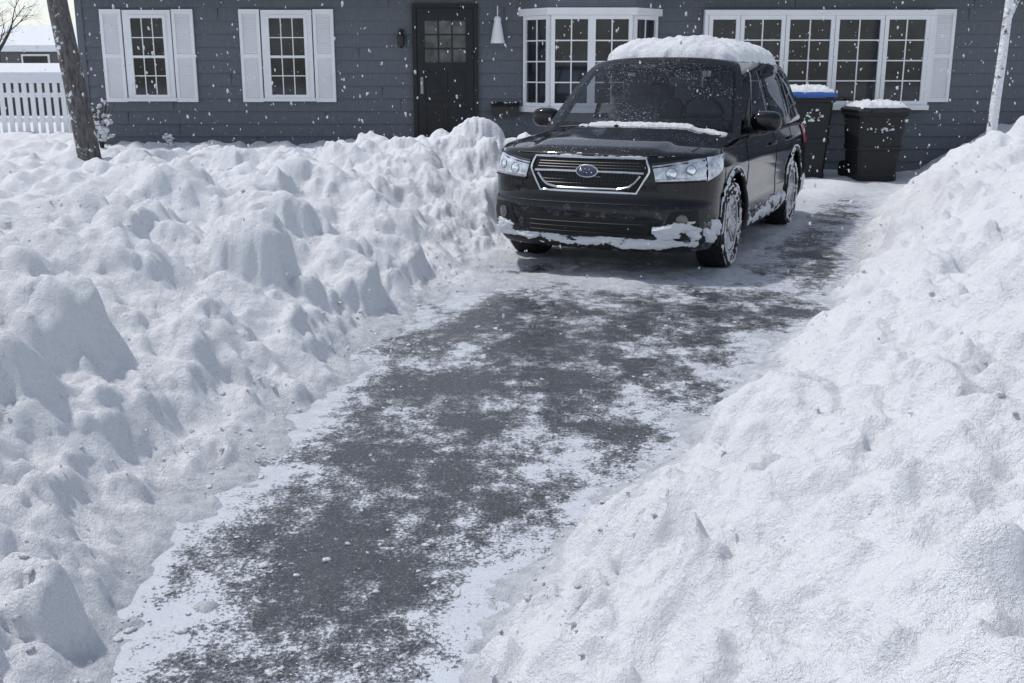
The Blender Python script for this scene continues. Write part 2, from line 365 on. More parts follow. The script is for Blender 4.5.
# ---------------------------------------------------------------- house
HY=16.5
house=root('gray_house')
mb=MB(); z=0.0; ex=.185; X0,X1=-6.35,9.5
while z<2.75:
    V=[(X0,HY-.004,z+ex),(X1,HY-.004,z+ex),(X1,HY-.024,z),(X0,HY-.024,z),(X0,HY,z),(X1,HY,z)]
    mb.add(V,[(0,3,2,1),(3,4,5,2)])
    x=X0+random.uniform(.3,3)
    while x<X1:
        mb.box(x,x+.003,HY-.0245,HY-.002,z+.006,z+ex-.012,1); x+=random.uniform(2.4,4.2)
    z+=ex
mb.build('clapboard_front',[SIDING,simple('board_joint',(.06,.068,.08),.8)],house)  # second material: darker vertical joints between the clapboards
mb=MB(); mb.box(X0+.001,X1,HY,HY+7.5,-.1,2.78)
mb.build('wall_body',[SIDING],house)
mb=MB()
mb.box(X0-.03,X0+.07,HY-.03,HY+.03,0,2.74)
mb.box(X0-.35,X1+.35,HY-.42,HY-.39,2.66,2.83); mb.box(X0-.35,X1+.35,HY-.388,HY+.0,2.745,2.765)
mb.build('trim_and_soffit',[SIDING],house)
rf=MB(); yc=HY+3.75; ov=.45
for sgn,ya in ((1,HY-ov),(-1,HY+7.5+ov)):
    rf.add([(X0-.4,ya,2.79),(X1+.4,ya,2.79),(X1+.4,yc,4.6),(X0-.4,yc,4.6),(X0-.4,ya,2.84),(X1+.4,ya,2.84),(X1+.4,yc,4.66),(X0-.4,yc,4.66)],[(0,1,2,3),(4,5,6,7),(0,1,5,4),(1,2,6,5),(3,0,4,7)])
rf.add([(X0+.01,HY,2.7),(X0+.01,HY+7.5,2.7),(X0+.01,yc,4.58)],[(0,1,2)]); rf.build('roof',[simple('shingle_roof',(.05,.05,.055),.9)],house)
sn=MB(); sn.add([(X0-.42,HY-ov-.05,2.85),(X1+.42,HY-ov-.05,2.85),(X1+.42,yc,4.68),(X0-.42,yc,4.68),(X1+.42,HY+8.0,2.85),(X0-.42,HY+8.0,2.85),
 (X0-.42,HY-ov-.05,3.03),(X1+.42,HY-ov-.05,3.03),(X1+.42,yc,4.9),(X0-.42,yc,4.9),(X1+.42,HY+8.0,3.03),(X0-.42,HY+8.0,3.03)],
 [(6,7,8,9),(9,8,10,11),(0,1,7,6),(0,6,9,3),(3,9,11,5),(1,2,8,7),(2,4,10,8),(5,4,10,11)]); sn.build('roof_snow',[SNOWC],house)
def panel(mb,p0,p1,z0,z1,cols,rows,fw=.045,depth=.05,mw=.014,rail=True):
    p0=Vector((p0[0],p0[1],0)); p1=Vector((p1[0],p1[1],0)); d=(p1-p0); L=d.length; d.normalize(); nrm=Vector((d.y,-d.x,0))
    M=Matrix(((d.x,-nrm.x,0,p0.x),(d.y,-nrm.y,0,p0.y),(0,0,1,0),(0,0,0,1)))
    B=lambda a,b,c,e,f,g,mi=0: mb.box(a,b,c,e,f,g,mi,M)
    B(0,fw,-depth,0,z0,z1); B(L-fw,L,-depth,0,z0,z1); B(fw,L-fw,-depth,0,z0,z0+fw); B(fw,L-fw,-depth,0,z1-fw,z1)
    B(fw,L-fw,-depth*.35,-depth*.3,z0+fw,z1-fw,1)
    iw=L-2*fw; ih=z1-z0-2*fw
    for i in range(1,cols): x=fw+iw*i/cols; B(x-mw/2,x+mw/2,-depth*.62,-depth*.36,z0+fw,z1-fw)
    for j in range(1,rows):
        zz=z0+fw+ih*j/rows; w=mw if not(rail and j==rows//2) else .036; dd=.62 if w==mw else .85
        B(fw,L-fw,-depth*(dd+.01),-depth*.365,zz-w/2,zz+w/2)
def casing(mb,x0,x1,z0,z1,w=.07,y=HY-.022,d=.03):
    mb.box(x0-w,x0,y-d,y,z0-.001,z1+w); mb.box(x1,x1+w,y-d,y,z0-.001,z1+w); mb.box(x0,x1,y-d-.003,y,z1,z1+w)
    mb.box(x0-w-.02,x1+w+.02,y-d-.035,y,z0-.05,z0-.002)
def shutter(mb,x0,x1,z0,z1):
    y=HY-.026; fw=.045; mb.box(x0,x0+fw,y-.035,y,z0,z1); mb.box(x1-fw,x1,y-.035,y,z0,z1)
    zm=(z0+z1)/2
    for a,b in ((z0,z0+.06),(zm-.03,zm+.03),(z1-.06,z1)): mb.box(x0+fw,x1-fw,y-.034,y,a,b)
    mb.box(x0+fw,x1-fw,y-.006,y-.002,z0+.06,z1-.06)
    for a,b in ((z0+.06,zm-.03),(zm+.03,z1-.06)):
        k=int((b-a)/.034)
        for i in range(k):
            z=a+(b-a)*(i+.1)/k; h=(b-a)/k
            mb.add([(x0+fw,y-.028,z),(x1-fw,y-.028,z),(x1-fw,y-.008,z+h*.95),(x0+fw,y-.008,z+h*.95),(x0+fw,y-.008,z),(x1-fw,y-.008,z)],[(0,1,2,3),(0,4,5,1)])
for a,b in ((-5.62,-5.06),(-3.60,-3.00)):
    mb=MB(); panel(mb,(a,HY-.026),(b,HY-.026),1.12,2.30,3,4,depth=.045); casing(mb,a,b,1.12,2.30); mb.build('sash_window',[WHITE,WGLASS],house)
mb=MB()
for a,b in ((-6.02,-5.71),(-4.97,-4.66),(-3.99,-3.69),(-2.91,-2.61),(6.16,6.48)): shutter(mb,a,b,1.06,2.38)
mb.build('shutters',[WHITE],house)
mb=MB(); dx0,dx1=-1.40,-.56; y=HY-.026
mb.box(dx0-.06,dx0,y-.05,y,.28,2.46,0); mb.box(dx1,dx1+.06,y-.05,y,.28,2.46,0); mb.box(dx0,dx1,y-.05,y,2.40,2.46,0); mb.box(dx0,dx1,y-.012,y-.002,.3,2.40,0)
for a,b,c,d in ((dx0+.01,dx0+.12,.31,2.39),(dx1-.12,dx1-.01,.31,2.39),(dx0+.12,dx1-.12,.31,.5),(dx0+.12,dx1-.12,2.22,2.39),(dx0+.12,dx1-.12,1.50,1.63),(dx0+.12,dx1-.12,.98,1.06)): mb.box(a,b,y-.038,y-.013,c,d,0)
mb.box(-1.0,-.96,y-.036,y-.013,.5,1.5,0)
mb.box(dx0+.12,dx1-.12,y-.020,y-.016,1.63,2.22,1)
for i in (1,2):
    x=dx0+.12+(dx1-dx0-.24)*i/3; mb.box(x-.01,x+.01,y-.032,y-.021,1.63,2.22,0)
    z=1.63+.59*i/3; mb.box(dx0+.12,dx1-.12,y-.0325,y-.0215,z-.01,z+.01,0)
mb.box(dx0+.05,dx0+.09,y-.075,y-.039,1.18,1.42,2)
mb.build('front_door',[DOORM,simple('door_glass',(.07,.08,.088),.08,var=.7,scale=5),simple('door_brass',(.25,.25,.26),.3,metal=1)],house)
mb=MB(); mb.box(-1.6,-.36,HY-1.1,HY-.03,0,.26); mb.build('door_step',[simple('concrete_step',(.35,.35,.35),.9)],house)
T=Matrix.Translation
mb=MB()
mb.box(-1.66,-1.58,HY-.05,HY-.024,1.88,2.1); mb.tube([(-1.62,HY-.05,2.05),(-1.62,HY-.12,2.1),(-1.62,HY-.13,2.05)],.009)
mb.lathe([(.0,2.06),(.06,2.0),(.055,1.99),(.045,1.86),(.02,1.84),(0,1.83)],8,Matrix(((0,1,0,-1.62),(0,0,1,HY-.13),(1,0,0,0),(0,0,0,1))))
mb.build('porch_lamp',[BLACKMETAL],house)
mb=MB(); mb.box(-.30,.10,HY-.14,HY-.026,.86,1.0); mb.add([(-.31,HY-.15,.99),(.11,HY-.15,.99),(.11,HY-.026,1.06),(-.31,HY-.026,1.06)],[(0,1,2,3)]); mb.build('mailbox',[BLACKMETAL],house)
mb=MB(); MZ=Matrix(((0,1,0,-.21),(0,0,1,HY-.12),(1,0,0,0),(0,0,0,1)))
mb.lathe([(0,2.28),(.035,2.275),(.055,2.24),(.05,2.20),(.06,2.16),(.075,2.08),(.09,1.98),(.105,1.91),(.10,1.90),(0,1.91)],16,MZ)
mb.tube([(-.21,HY-.12,2.27),(-.21,HY-.12,2.42),(-.21,HY-.02,2.42)],.008); mb.build('hanging_bell_ornament',[WHITE],house,True)
pts=[(.20,HY-.02),(.56,HY-.42),(1.14,HY-.42),(1.72,HY-.42),(2.10,HY-.02)]
mb=MB()
for i in range(4): panel(mb,pts[i],pts[i+1],1.0,2.28,2,4,fw=.055,depth=.05,mw=.018,rail=False)
def poly_slab(mb,pl,z0,z1,mi=0):
    n=len(pl); mb.add([(x,y,z0) for x,y in pl]+[(x,y,z1) for x,y in pl],[tuple(range(n-1,-1,-1)),tuple(range(n,2*n))]+[(i,(i+1)%n,n+(i+1)%n,n+i) for i in range(n)],mi)
o=[(.10,HY-.02),(.50,HY-.50),(1.78,HY-.50),(2.2,HY-.02)]
poly_slab(mb,o,.92,.998); poly_slab(mb,o,2.282,2.38); poly_slab(mb,[(.22,HY-.02),(.57,HY-.40),(1.71,HY-.40),(2.08,HY-.02)],.1,.918,2)
poly_slab(mb,[(.12,HY-.03),(.52,HY-.46),(1.76,HY-.46),(2.18,HY-.03)],2.382,2.66,2)
poly_slab(mb,[(.3,HY-.03),(.6,HY-.30),(1.68,HY-.30),(2.0,HY-.03)],1.0,2.28,2)
mb.build('bay_window',[WHITE,WGLASS,SIDING],house)
mb=MB(); xx=[2.86,3.32,3.98,4.70,5.42,6.08]
for i in range(5): panel(mb,(xx[i]+.004,HY-.10),(xx[i+1]-.004,HY-.10),1.02,2.29,2 if i else 1,4,fw=.058,depth=.05,mw=.018,rail=False)
mb.box(2.80,6.14,HY-.098,HY-.02,2.291,2.37); mb.box(2.78,6.15,HY-.19,HY-.02,.95,1.018); mb.box(2.80,2.858,HY-.14,HY-.02,1.019,2.29); mb.box(6.082,6.14,HY-.14,HY-.02,1.019,2.29)
mb.box(2.80,6.14,HY-.165,HY-.1,2.291,2.365)
mb.build('picture_window',[WHITE,WGLASS],house)
P=[];R=[]
for a,b,zz,yy in ((.5,1.78,1.0,HY-.49),(2.8,6.1,1.02,HY-.17),(-.3,.1,1.05,HY-.08)):
    for i in range(int((b-a)*22)): P.append((random.uniform(a,b),yy+random.uniform(-.01,.03),zz+random.uniform(-.005,.006))); R.append(random.uniform(.010,.024))
clods('sill_snow',P,R,SNOWC,house,flat=.6)
# ---------------------------------------------------------------- trees
def bare_tree(name,base,h,r,seed,mats,depth=5,lean=(0,0),parent=None,trunk_frac=.35,n0=10,spread=.65,wob=.09):
    rd=random.Random(seed); mb=MB()
    def br(p,d,L,r,dep):
        pts=[p]; rs=[r]; k=5 if dep>2 else 3
        for i in range(k):
            if dep<depth: d=(d+Vector((rd.gauss(0,wob),rd.gauss(0,wob),rd.gauss(.02,.05)))).normalized()
            else: d=(d+Vector((rd.gauss(0,.02),rd.gauss(0,.02),0))).normalized()
            pts.append(pts[-1]+d*L/k); rs.append(r*(1-(.42 if dep<depth else .3)*(i+1)/k))
        mb.tube(pts,rs,n0 if dep==depth else (6 if dep>1 else 4),0 if dep>=depth-1 else 1,cap=False)
        if dep<=0: return
        for i in range(rd.choice((3,4)) if dep>1 else 3):
            j=rd.randint(max(1,k-3),k) if dep<depth else rd.randint(k-1,k)
            a=rd.uniform(0,6.28); side=(d.orthogonal().normalized()); side=Matrix.Rotation(a,3,d)@side
            nd=(d+side*rd.uniform(.5,1.0)*spread*1.4).normalized()
            br(pts[j],nd,L*rd.uniform(.55,.8),rs[j]*rd.uniform(.5,.7),dep-1)
    br(Vector(base),Vector((lean[0],lean[1],1)).normalized(),h*trunk_frac,r,depth)
    return mb.build(name,mats,parent,True,180)
bare_tree('bare_tree',(-5.10,13.3,.1),8.5,.142,3,[BARKM,TWIG],5,(-.115,0),trunk_frac=.42,n0=20)
PLST,nt,b=newmat('snow_plastered_bark'); P_=objco(nt); nn=noise(nt,6,6,.7,vec=P_)
nt.links.new(ramp(nt,nn.outputs['Fac'],[(.40,(.09,.085,.085)),(.46,(.84,.86,.89))]).outputs[0],b.inputs['Base Color']); bump(nt,b,noise(nt,14,5,vec=P_).outputs['Fac'],1,.06)
bare_tree('snow_covered_sapling',(6.05,13.9,.3),4.6,.068,12,[PLST,TWIG],4,(.06,0),trunk_frac=.48)
def shrub(name,loc,h,n,seed):
    rd=random.Random(seed); mb=MB(); P=[];R=[]
    for i in range(n):
        a=rd.uniform(0,6.28); s=rd.uniform(.05,.42)*h; p0=Vector(loc); p1=p0+Vector((math.cos(a)*s*.4,math.sin(a)*s*.4,h*.5)); p2=p0+Vector((math.cos(a)*s,math.sin(a)*s,h*rd.uniform(.7,1.05)))
        mb.tube([p0,p1,p2],[.008,.006,.003],5)
        for k in range(5):
            t=rd.uniform(.3,1); q=p0.lerp(p2,t)+Vector((rd.gauss(0,.025),rd.gauss(0,.025),rd.gauss(0,.02))); P.append(q[:]); R.append(rd.uniform(.015,.045)*(1.2-.4*t))
    e=root(name); mb.build('stems',[TWIG],e,True); clods('clinging_snow',P,R,SNOWC,e)
shrub('snowy_shrub',(-5.95,15.9,.35),.75,30,1); shrub('snowy_shrub',(-4.98,15.9,.30),.35,9,2)
# ---------------------------------------------------------------- fence & background
mb=MB(); x=-16.0; fy=19.4
while x<-7.7:
    zt=1.28; mb.add([(x,fy,.3),(x+.08,fy,.3),(x+.08,fy,zt),(x+.04,fy,zt+.06),(x,fy,zt),(x,fy+.02,.3),(x+.08,fy+.02,.3),(x+.08,fy+.02,zt),(x+.04,fy+.02,zt+.06),(x,fy+.02,zt)],
      [(0,1,2,3,4),(9,8,7,6,5),(0,5,6,1),(1,6,7,2),(2,7,8,3),(3,8,9,4),(4,9,5,0)]); x+=.135
mb.box(-16,-7.7,fy+.021,fy+.06,.62,.70); mb.box(-16,-7.7,fy+.021,fy+.06,1.05,1.13)
for x in (-15.9,-13.2,-10.5,-7.78): mb.box(x-.05,x+.05,fy+.061,fy+.16,.2,1.4)
mb.build('white_picket_fence',[WHITE])
def far_house(name,cx,cy,w,d,h,rh,wall):
    e=root(name); m=MB(); m.box(cx-w/2,cx+w/2,cy,cy+d,0,h,0); m.add([(cx-w/2,cy,h),(cx-w/2,cy+d,h),(cx-w/2,cy+d/2,h+rh)],[(0,1,2)],0); m.add([(cx+w/2,cy,h),(cx+w/2,cy+d,h),(cx+w/2,cy+d/2,h+rh)],[(0,1,2)],0); m.build('walls',[wall],e)
    m=MB()
    for ya in (cy-.4,cy+d+.4): m.add([(cx-w/2-.3,ya,h-.1),(cx+w/2+.3,ya,h-.1),(cx+w/2+.3,cy+d/2,h+rh),(cx-w/2-.3,cy+d/2,h+rh),(cx-w/2-.3,ya,h+.15),(cx+w/2+.3,ya,h+.15),(cx+w/2+.3,cy+d/2,h+rh+.25),(cx-w/2-.3,cy+d/2,h+rh+.25)],[(0,1,2,3),(4,5,6,7),(0,1,5,4),(0,4,7,3),(1,2,6,5)])
    m.build('snowy_roof',[SNOWC],e)
    m=MB(); x=cx-w/2+1
    while x<cx+w/2-1: m.box(x-.08,x+1.08,cy-.05,cy-.001,1.0,min(2.3,h-.2),0); m.box(x,x+1,cy-.08,cy-.051,1.08,min(2.22,h-.28),1); x+=2.2
    m.build('windows',[WHITE,WGLASS],e)
far_house('distant_house',-21.0,46,9,6,2.3,.8,simple('tan_siding',(.12,.12,.12),.8)); far_house('distant_house',-36,58,11,8,2.8,2.0,simple('grey_siding',(.15,.16,.18),.8)); far_house('distant_house',30,50,12,8,2.8,2.0,simple('beige_siding',(.3,.28,.25),.8))
far_house('garden_shed',-12.6,27,4.2,2.4,1.30,.12,simple('shed_siding',(.08,.08,.09),.8))
trees=root('distant_trees')
for i in range(46):
    x=random.uniform(-34,-17) if i<38 else random.uniform(15,60)
    bare_tree('tree_%d'%i,(x,random.uniform(53,66),0),random.uniform(8,14),.22,100+i,[TWIG,TWIG],4,parent=trees,n0=6,trunk_frac=.16)
bare_tree('bare_tree',(-16.6,36,0),8,.13,77,[TWIG,TWIG],5,n0=8,trunk_frac=.25)
# ---------------------------------------------------------------- bins
def wheelie_bin(name,x,y,rz,h,lidcol,snow=True):
    e=root(name,(x,y,.03),rz); body=simple(name+'_plastic',(.016,.018,.020),.5,bumpd=.001,spec=.3); lidm=simple(name+'_lid',lidcol,.45)
    m=MB(); W0,D0,W1,D1=.28,.26,.33,.36
    def ring(z,k,g=0): w=W0+(W1-W0)*k+g; d=D0+(D1-D0)*k+g; c=.04; return [(-w+c,-d,z),(w-c,-d,z),(w,-d+c,z),(w,d-c,z),(w-c,d,z),(-w+c,d,z),(-w,d-c,z),(-w,-d+c,z)]
    lv=[(0,0,0),(.08,.08,0),(.09,.09,-.01),(.42*h,.42,-.0),(.43*h,.43,.012),(.48*h,.48,.012),(.49*h,.49,0),(.9*h,.93,0),(.905*h,.93,.025),(h*.96,1,.025)]
    V=[];F=[]
    for z,k,g in lv: V+=ring(z,k,g)
    for i in range(len(lv)-1):
        for j in range(8): F.append((i*8+j,i*8+(j+1)%8,(i+1)*8+(j+1)%8,(i+1)*8+j))
    F.append(tuple(range(7,-1,-1))); m.add(V,F)
    for s in (-.12,0,.12): m.box(s-.012,s+.012,-.30-.012,-.28,.52*h,.88*h)
    m.build('body',[body],e,False,bevel=.006)
    m=MB(); V=[];F=[]
    for z,g in ((h*.962,.035),(h*.985,.04),(h*1.02,.0),(h*1.045,-.10)): V+=ring(z,1,g)
    for i in range(3):
        for j in range(8): F.append((i*8+j,i*8+(j+1)%8,(i+1)*8+(j+1)%8,(i+1)*8+j))
    F+= [tuple(range(7,-1,-1)),tuple(range(24,32))]; m.add(V,F); m.box(-.2,.2,-.43,-.395,h*.955,h*.985); m.tube([(-.26,.4,h*.97),(-.26,.46,h*.99),(.26,.46,h*.99),(.26,.4,h*.97)],.016)
    m.build('lid',[lidm],e,False,bevel=.006)
    m=MB()
    for sx in (-.31,.29): m.lathe([(0,sx-.03),(.11,sx-.03),(.125,sx-.015),(.125,sx+.03),(.11,sx+.045),(0,sx+.045)],20,T((0,.27,.12)))
    m.build('wheels',[RUBBER],e,True)
    if snow:
        gx,gy=np.meshgrid(np.linspace(-1,1,36),np.linspace(-1,1,36)); ed=(1-np.maximum(abs(gx),abs(gy))**5).clip(0)**.5
        z=h*1.005+ed*(.08+.09*fbm(gx*2.5+x,gy*2.5,4,3))
        np_mesh('lid_snow',np.stack([gx*.33+.02*fbm(gx*4,gy*4,2,8),gy*.37,z],-1).reshape(-1,3),gridF(gx.shape),SNOWC,True,e)
        P=[];R=[]
        for i in range(34): P.append((random.gauss(.05,.1),-.30-.04*random.random(),h*random.uniform(.68,.86))); R.append(random.uniform(.010,.030))
        clods('clinging_snow',P,R,SNOWC,e,flat=.8)
wheelie_bin('trash_bin',5.05,15.35,.05,.98,(.012,.014,.016)); wheelie_bin('recycling_bin',4.10,15.5,-.06,1.18,(.02,.09,.33))
# ---------------------------------------------------------------- car
YAW=math.radians(24); FX,FY=.54,8.06
car=root('parked_car',(FX,FY,0.0),-YAW); car.scale=(1.03,1.0,1.0)
def SE(t,p=2.6): return max(0,1-max(0,t)**p)**(1/p)
KA=.93
def yf0(a): return .5*(1-SE(KA*abs(a)))
def yr0(a): return 4.6-.28*(1-SE(KA*abs(a)))
YF1,YR1=yf0(1),yr0(1)
def Wp(y):
    w=.9
    if y<.5: w*=SE(1-y/.5)
    if y>4.32: w*=SE((y-4.32)/.28)
    return w*(1-.025*((y-2.3)/2.3)**2)
ip=lambda x,a,b: float(np.interp(x,a,b))
def fb(z): return ip(z,[.2,.28,.36,.5,.56,.60,.66,.74,.88,.93,.97,1.05],[.11,.03,.0,0,.008,.04,.05,.052,.07,.10,.16,.3])
def rb(z): return ip(z,[.2,.35,.6,.66,1.05],[.08,0,0,.05,.08])
def zp(z): return ip(z,[.18,.25,.33,.48,.60,.74,.80,.86,.93,1.0,1.06],[.91,.955,.985,.998,.988,.998,1.0,.988,.965,.935,.90])
def ztop(a,y):
    c=ip(y,[0,.25,.4,.6,.9,1.25,2,4,4.6],[.935,.955,.995,1.022,1.055,1.08,1.05,1.07,1.02]); a=abs(a)
    lat=ip(y,[.25,.7,1.25,4.6],[.025,.05,.07,.06])
    return c-lat*a**3.5+(.022*(1-float(sstep(.55,.66,a))) if y<1.5 else 0)
def body(a,b,c):
    ysd=YF1+b*(YR1-YF1); zt=ztop(a,ysd); zb=.22; z=zb+c*(zt-zb)
    y=(yf0(a)+fb(z))*(1-b)+b*(yr0(a)-rb(z))
    return Vector((a*Wp(ysd)*zp(z),y,z))
def green(a,b,c):
    aa=abs(a); yf=1.10+.84*c+.15*aa**2.2*(1-.35*c); yr=4.47-.27*c-.08*aa*aa; y=yf+b*(yr-yf)
    rz=1.66-.05*((y-2.8)/1.4)**2
    z=1.0+c*(rz-.05*aa**3-1.0); W=(.835-.18*c**1.25-.05*max(0,(y-3.2)/1.3)**2)*(1-.05*c**14)
    return Vector((a*W,y,z))
def shell(fn,na,nb,nc,skip=None):
    vid={};V=[];F=[]
    def g(i,j,k):
        if (i,j,k) not in vid: vid[(i,j,k)]=len(V); V.append(fn(-1+2*i/na,j/nb,k/nc))
        return vid[(i,j,k)]
    def A_(*q):
        if skip:
            c=sum((V[x] for x in q),Vector())/4
            if skip(c,q,V): return
        F.append(q)
    for i in range(na):
        for j in range(nb):
            for k in (0,nc): A_(g(i,j,k),g(i+1,j,k),g(i+1,j+1,k),g(i,j+1,k))
        for k in range(nc):
            for j in (0,nb): A_(g(i,j,k),g(i+1,j,k),g(i+1,j,k+1),g(i,j,k+1))
    for j in range(nb):
        for k in range(nc):
            for i in (0,na): A_(g(i,j,k),g(i,j+1,k),g(i,j+1,k+1),g(i,j,k+1))
    return V,F
V,F=shell(body,52,120,34)
bo=mesh_obj('body_shell',V,F,[PAINT],None,True,car)
bm=bmesh.new(); bm.from_mesh(bo.data); bmesh.ops.recalc_face_normals(bm,faces=bm.faces); bm.to_mesh(bo.data); bm.free()
cut=[]
for sx in (-1,1):
    for wy in (.93,3.57):
        m=MB(); m.lathe([(.405,.52),(.405,1.3)],56,T((0,wy,.352))); n0=56
        m.f.append(tuple(range(n0-1,-1,-1))); m.f.append(tuple(range(n0,2*n0))); m.m+=[0,0]
        if sx<0: m.v=[(-v[0],v[1],v[2]) for v in m.v]
        c=m.build('cutter',[PLASTIC],car); bm=bmesh.new(); bm.from_mesh(c.data); bmesh.ops.recalc_face_normals(bm,faces=bm.faces); bm.to_mesh(c.data); bm.free()
        md=bo.modifiers.new('b','BOOLEAN'); md.operation='DIFFERENCE'; md.solver='EXACT'; md.object=c; cut.append(c)
dg=bpy.context.evaluated_depsgraph_get(); me=bpy.data.meshes.new_from_object(bo.evaluated_get(dg)); bo.modifiers.clear(); bo.data=me
for c in cut: bpy.data.objects.remove(c)
me.polygons.foreach_set('use_smooth',np.ones(len(me.polygons),dtype=bool)); me.set_sharp_from_angle(angle=math.radians(34)); me.update()
def inquad(s,t,q):
    for k in range(4):
        x1,y1=q[k]; x2,y2=q[(k+1)%4]
        if (x2-x1)*(t-y1)-(y2-y1)*(s-x1)<0: return False
    return True
FDQ=[(1.72,.13),(2.52,.13),(2.52,.86),(2.20,.86)]; RDQ=[(2.62,.13),(3.42,.15),(3.42,.86),(2.62,.86)]; QTQ=[(3.52,.17),(4.12,.26),(3.92,.80),(3.52,.85)]
NA,NB,NC=60,110,36
vidP={}
def green_p(a,b,c):
    v=green(a,b,c); vidP[(round(v.x,6),round(v.y,6),round(v.z,6))]=(a,b,c); return v
def skipf(cn,q,V):
    ps=[vidP[(round(V[x].x,6),round(V[x].y,6),round(V[x].z,6))] for x in q]
    a=sum(p[0] for p in ps)/4; c=sum(p[2] for p in ps)/4
    if all(p[2]==0 for p in ps): return True
    if all(p[1]==0 for p in ps): return abs(a)<.90 and .10<c<.91
    if all(p[1]==1 for p in ps): return abs(a)<.82 and .28<c<.85
    if all(abs(p[0])==1 for p in ps):
        for Q in (FDQ,RDQ,QTQ):
            cx_=sum(k[0] for k in Q)/4; cy_=sum(k[1] for k in Q)/4
            if inquad(cn.y,c,[(x+(cx_-x)*.06,y_+(cy_-y_)*.06) for x,y_ in Q]): return True
    return False
V,F=shell(green_p,NA,NB,NC,skipf); go=mesh_obj('cabin_shell',V,F,[PAINT],None,True,car)
bm=bmesh.new(); bm.from_mesh(go.data); bmesh.ops.recalc_face_normals(bm,faces=bm.faces); bm.to_mesh(go.data); bm.free(); go.data.set_sharp_from_angle(angle=math.radians(40))
m=MB()
def rbox(m,cx,cy,cz,sx,sy,sz,mi=0,rake=0):
    V=[];F=[];n=16; lv=[(-1,.80),(-.92,.95),(-.5,1),(.5,1),(.92,.93),(1,.75)]
    for z,k in lv:
        for i in range(n):
            t=2*math.pi*i/n; x=math.copysign(abs(math.cos(t))**.5,math.cos(t))*sx*k; y=math.copysign(abs(math.sin(t))**.5,math.sin(t))*sy*k
            V.append((cx+x,cy+y+rake*z*sz,cz+z*sz))
    for j in range(5):
        for i in range(n): F.append((j*n+i,j*n+(i+1)%n,(j+1)*n+(i+1)%n,(j+1)*n+i))
    F+=[tuple(range(n-1,-1,-1)),tuple(range(5*n,6*n))]; m.add(V,F,mi)
for sx in (-.37,.37):
    rbox(m,sx,2.35,1.14,.24,.07,.17,0,.25); rbox(m,sx,2.42,1.39,.13,.05,.085,0,.1); m.tube([(sx-.05,2.4,1.27),(sx-.05,2.42,1.35)],.008); m.tube([(sx+.05,2.4,1.27),(sx+.05,2.42,1.35)],.008)
for sx in (-.42,0,.42): rbox(m,sx,3.45,1.12,.2,.06,.13,0,.25); rbox(m,sx,3.5,1.31,.11,.045,.06,0,.1)
m.build('seats',[SEAT],car,True)
m=MB(); rbox(m,0,1.60,1.075,.70,.24,.045); m.build('dashboard',[DASH],car,True)
m=MB(); m.tube([(.37+.175*math.cos(t),1.95-.05*math.sin(t),1.14+.17*math.sin(t)) for t in np.linspace(0,2*math.pi,28,endpoint=False)],.014,8,closed=True); m.tube([(.2,1.95,1.14),(.54,1.95,1.14)],.02,8)
rbox(m,0,1.93,1.50,.11,.012,.03); m.build('steering_wheel_and_mirror',[DASH],car,True)
CEN=Vector((0,2.3,.8))
def nrm(fn,s,t,e=1e-3):
    p=fn(s,t); n=(fn(s+e,t)-p).cross(fn(s,t+e)-p)
    if n.length<1e-12: n=(fn(s-e,t)-p).cross(fn(s,t+e)-p)
    if n.length<1e-12: n=(fn(s,t)-CEN)
    n.normalize(); return n if n.dot(p-CEN)>0 else -n
def patch(name,fn,q,n,m,off,mat):
    V=[];F=[]
    for j in range(m+1):
        for i in range(n+1):
            u=i/n; v=j/m
            s=(q[0][0]*(1-u)+q[1][0]*u)*(1-v)+(q[3][0]*(1-u)+q[2][0]*u)*v; t=(q[0][1]*(1-u)+q[1][1]*u)*(1-v)+(q[3][1]*(1-u)+q[2][1]*u)*v
            edge=(i in(0,n) or j in(0,m)); V.append(fn(s,t)+nrm(fn,s,t)*(off if not edge else off-.004))
    for j in range(m):
        for i in range(n): a=j*(n+1)+i; F.append((a,a+1,a+n+2,a+n+1))
    return mesh_obj(name,V,F,[mat],None,True,car)
def snow_patch(name,fn,s0,s1,t0,t1,n,m,thick,seed,bias=.0,freq=6.0,asp=1.0,pw=2.5):
    S,Tt=np.meshgrid(np.linspace(0,1,n),np.linspace(0,1,m))
    L=abs(s1-s0)*freq; Ht=abs(t1-t0)*freq*asp
    nz=fbm(S*L,Tt*Ht,5,seed,.6); ed=1-np.abs(2*S-1)**6-np.abs(2*Tt-1)**pw
    h=np.clip((nz*1.3+bias+ed*.55-.30),-.25,1); h=np.where(h>0,h**.6,h)*thick
    V=[]
    for j in range(m):
        for i in range(n):
            s=s0+(s1-s0)*S[j,i]; t=t0+(t1-t0)*Tt[j,i]; V.append((fn(s,t)+nrm(fn,s,t)*(h[j,i]-.002))[:])
    return np_mesh(name,np.array(V),gridF((m,n)),SNOWC,True,car)
def front(x,z): a=x/.82; zt=ztop(a,YF1); return body(max(-1,min(1,a)),0,min(1,(z-.22)/(zt-.22)))
def side(sg):
    def f(y,z):
        b=(y-YF1)/(YR1-YF1); zt=ztop(1,y); return body(sg,max(0,min(1,b)),min(1,(z-.22)/(zt-.22)))
    return f
def hood(a,y): return body(a,max(0,(y-YF1)/(YR1-YF1)),1)
def gfront(a,c): return green(a,0,c)
def grear(a,c): return green(a,1,c)
def gside(sg):
    def f(y,c):
        yf=1.10+.84*c+.15*(1-.35*c); yr=4.47-.27*c-.08; return green(sg,(y-yf)/(yr-yf),c)
    return f
patch('windshield',gfront,[(-.93,.08),(.93,.08),(.93,.93),(-.93,.93)],26,16,.006,CGLASS)
patch('rear_window',grear,[(-.85,.25),(.85,.25),(.85,.88),(-.85,.88)],20,10,.006,PRIV)
